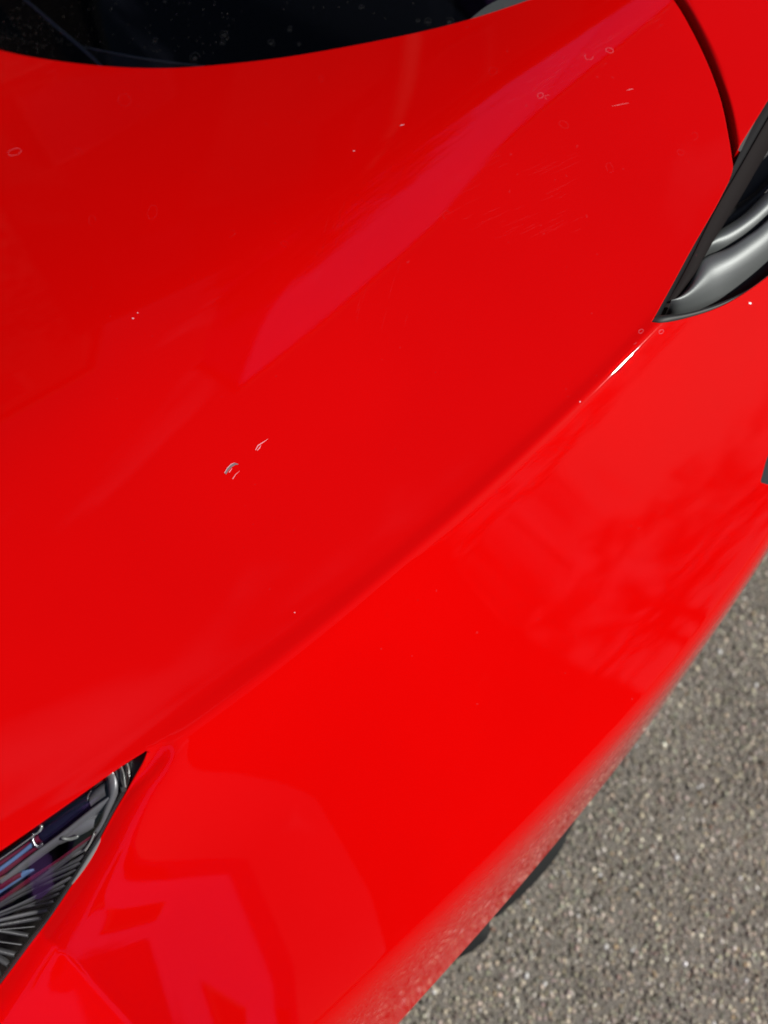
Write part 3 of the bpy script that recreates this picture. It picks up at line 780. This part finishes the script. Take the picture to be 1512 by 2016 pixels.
# glass: dust and dried drops
d1 = Flat()
for k in range(230):
    x = min(abs(random.gauss(20, 60)), 210); y = random.gauss(70, 32)
    if 2 < y < 98+x*.15: 
        r = random.choice([.5, .6, .8, 1.1]); d1.blob(x, y, r, r*random.uniform(.6, 1.2), 0, True, 5)
for k in range(70): 
    x = random.uniform(120, 480); d1.blob(x, random.uniform(0, 105), random.choice([.5, .6, .9]), .6, 0, True, 5)
for k in range(14): d1.blob(random.uniform(400, 860), random.uniform(0, 45), .8, .7, 0, True, 5)
d1.make('dust_speck', film('dust', (.26, .24, .21), .38), screen, True)
d2 = Flat()
for x, y, r in [(442, 69, 8), (438, 84, 5), (384, 114, 10), (306, 80, 5), (534, 85, 7), (571, 57, 5), (589, 87, 3), (712, 14, 5), (842, 43, 7), (885, 42, 8), (823, 41, 4), (324, 3, 3)]:
    d2.ring(x, y, r, r*.95, random.random()*3, 1.3, True, arc=(random.random()*.2, .9)); 
    d2.blob(x, y+1, r*.6, r*.5, 0, True)
d2.make('dried_drop', film('dried_drop', (.09, .09, .09), .13), screen, True)
# glint on a sharp edge, painted in as a white blob
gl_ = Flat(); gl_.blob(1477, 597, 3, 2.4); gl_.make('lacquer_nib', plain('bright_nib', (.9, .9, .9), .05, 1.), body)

# ------------------------------------------------------------------ unseen buildings and trees added to shape the paint's reflections
def brick_mat(name, c1, c2, mortar, sc=4.):
    m, nt, b = new_mat(name); tc = nt.nodes.new('ShaderNodeTexCoord'); mp = nt.nodes.new('ShaderNodeMapping'); mp.inputs['Rotation'].default_value = (math.radians(90), 0, 0)
    br = nt.nodes.new('ShaderNodeTexBrick'); br.inputs['Scale'].default_value = sc
    br.inputs['Color1'].default_value = (*c1, 1); br.inputs['Color2'].default_value = (*c2, 1); br.inputs['Mortar'].default_value = (*mortar, 1)
    nt.links.new(tc.outputs['Object'], mp.inputs[0]); nt.links.new(mp.outputs[0], br.inputs[0]); nt.links.new(br.outputs[0], b.inputs['Base Color']); b.inputs['Roughness'].default_value = .9
    return m
DARKB = brick_mat('dark_brick', (.07, .045, .035), (.05, .032, .026), (.09, .085, .08))
RENDER = plain('white_render', (.42, .19, .72), .9, .1, bump=(40, .2, .01))  # lilac chosen so the walls reflect as pink in the red paint
PANE = plain('window_glass', (.02, .025, .03), .05, .8)
FRAME = plain('white_window_frame', (.10, .10, .10), .6)
def building(name, p0, ang, L, depth, h, mat, label, nwin, floors, shown=99):
    """box building: front wall starts at p0 and runs L metres towards ang; body lies on the left of it"""
    b = bpy.data.objects.new(name, None); COL.objects.link(b); b.location = (p0[0], p0[1], 0); b.rotation_euler = (0, 0, math.radians(ang))
    tag(b, label, 'building')
    def box(n, x0, x1, y0, y1, z0, z1, m, par=b):
        v = [(x, y, z) for x in (x0, x1) for y in (y0, y1) for z in (z0, z1)]
        return mesh(n, v, [(0, 1, 3, 2), (4, 6, 7, 5), (0, 4, 5, 1), (2, 3, 7, 6), (0, 2, 6, 4), (1, 5, 7, 3)], m, par, False)
    box('wall', 0, L, 0, depth, -.1, h, mat); box('roof', -.15, L+.15, -.15, depth+.15, h+.003, h+.25, plain('roof_edge_'+name, (.08, .08, .08), .8))
    fh = h/floors; st = L/nwin
    for f in range(min(floors, shown)):
        for k in range(nwin):
            x = (k+.5)*st; z = f*fh+fh*.32
            w = box('window', x-.55, x+.55, -.05, -.003, z, z+fh*.45, FRAME); box('pane', x-.47, x+.47, -.06, -.052, z+.08, z+fh*.45-.08, PANE, w)
    return b
building('lilac_tower', (4.3, 7.33), 5, 4.1, 3, 18, RENDER, 'tall narrow lilac rendered building beyond the far side of the car', 1, 5, 2)
building('lilac_building', (8.45, 7.68), -8, 4.2, 4, 15.5, RENDER, 'lilac rendered building beside the narrower lilac one beyond the car', 2, 5, 2)
def tree(x, y, zc, rx, rz, label, n=5200, seed=3):  # added foliage, out of view, that breaks up reflection edges
    t = bpy.data.objects.new('tree', None); COL.objects.link(t); t.location = (x, y, 0); tag(t, label, 'tree')
    tube('trunk', [(0, 0, -.1), (.05, .02, zc*.4), (.0, -.05, zc*.75), (.03, 0, zc+rz*.6)], [.17, .13, .09, .03], plain('bark', (.10, .08, .06), .9), t, 10)
    rg = np.random.default_rng(seed); cl = rg.normal(0, 1, (60, 3)); cl /= np.linalg.norm(cl, axis=1)[:, None]; cl *= rg.uniform(.35, 1., (60, 1))
    for k in range(0, 60, 8):
        c = cl[k]*np.array([rx, rx, rz])*.8+np.array([0, 0, zc]); tube('limb', [(0, -.02, max(zc-rz*.8, c[2]-rx)), c*.5+np.array([0, 0, zc*.5-rx*.2]), c], [.05, .03, .012], bpy.data.materials['bark'], t, 6)
    c = cl[rg.integers(0, 60, n)]*np.array([rx, rx, rz])+rg.normal(0, .17, (n, 3))+np.array([0, 0, zc])
    a = rg.normal(0, 1, (n, 3)); a /= np.linalg.norm(a, axis=1)[:, None]; b = np.cross(a, rg.normal(0, 1, (n, 3))); b /= np.linalg.norm(b, axis=1)[:, None]
    s_ = rg.uniform(.04, .085, (n, 1)); V = np.stack([c-a*s_, c+b*s_*.5, c+a*s_, c-b*s_*.5], 1).reshape(-1, 3)
    mesh('crown', V, [(4*i, 4*i+1, 4*i+2, 4*i+3) for i in range(n)], LEAF, t, False)
LEAF = plain('leaf', (.04, .06, .03), .7, .2)
tree(3.7, 6.7, 7.9, 1.25, 2.6, 'slender dark green tree in front of the narrow lilac building')
building('brick_building', (1.2, 9.0), -37, 12.0, 2., 6.9, DARKB, 'dark brown brick building in front of the lilac ones beyond the car', 5, 2)  # added dark front that cuts off the lilac reflection from below
building('brick_house', (-9, 11.), -14, 10.3, 4, 9., DARKB, 'dark brown brick house beyond the windscreen side of the car', 4, 3)  # added to close the sky gap reflected at the left
building('brick_office', (10.0, -22.6), 190, 15.2, 5, 24., DARKB, 'tall dark brick building across the road from the bumper side of the car', 6, 7)  # added to block pale sky from the side panel's reflection
building('lilac_garage', (-4.5, -9.9), 80, 6.0, 4, 7., RENDER, 'lilac rendered garage across the road from the headlight of the car', 2, 2, 1)
for k, (tx, ty, tz, tr) in enumerate([(12.6, -4.0, 5.6, 2.2), (11.6, -7.2, 6.0, 2.3), (10.4, -9.9, 5.4, 2.1), (9.6, -12.6, 6.4, 2.4), (8.2, -15.6, 6.6, 2.4), (6.9, -12.2, 7.2, 2.1), (4.7, -11.6, 8.6, 2.3)]):
    tree(tx, ty, tz, tr, 2.7 if k < 5 else 3.4, ['broad dark tree nearest the side intake, first in the row across the road', 'broad dark tree second in the row across the road', 'broad dark tree in the middle of the row across the road',
         'broad dark tree fourth in the row across the road', 'broad dark tree last in the row, closest to the tall brick building',
         'taller dark tree just left of the row across the road', 'tallest dark tree in front of the tall brick building'][k], 4200, 10+k)

import sys
if '--dbg' in sys.argv:
    for nm, L in (('edge', [(1325,5),(1250,60),(1150,140),(1050,200),(950,340),(880,370),(830,460),(790,520),(760,570),(720,610)]),
                ('fade', [(1250,5),(1050,90),(900,190),(800,280),(700,380),(650,470),(640,600)]),
                ('wedge edge', [(150,1360),(200,1430),(215,1500)]), ('wedge in', [(40,1440),(100,1400),(10,1520),(100,1530)]),
                ('low edge', [(270,1640),(330,1740),(420,1850),(500,2010)]), ('low in', [(230,1700),(160,1800),(60,2000),(250,1900),(400,1960)]), ('left', [(0,430),(20,300),(60,500)]),
                ('clean', [(100,200),(400,300),(600,250),(700,800),(300,1000),(1300,300),(1100,600),(1200,900),(900,1300),(600,1500),(1450,1000),(400,1600), (700,1800)])):
        for px, py in L:
            p = hit(px, py); n = normals(S, np.array([p[0]]), np.array([p[1]]))[0]
            d = ray(px, py); d /= np.linalg.norm(d); r = d-2*(d@n)*n
            print(nm, (px, py), 'az %4d el %3d' % (math.degrees(math.atan2(r[1], r[0])), math.degrees(math.asin(r[2]))), np.round(p, 2))
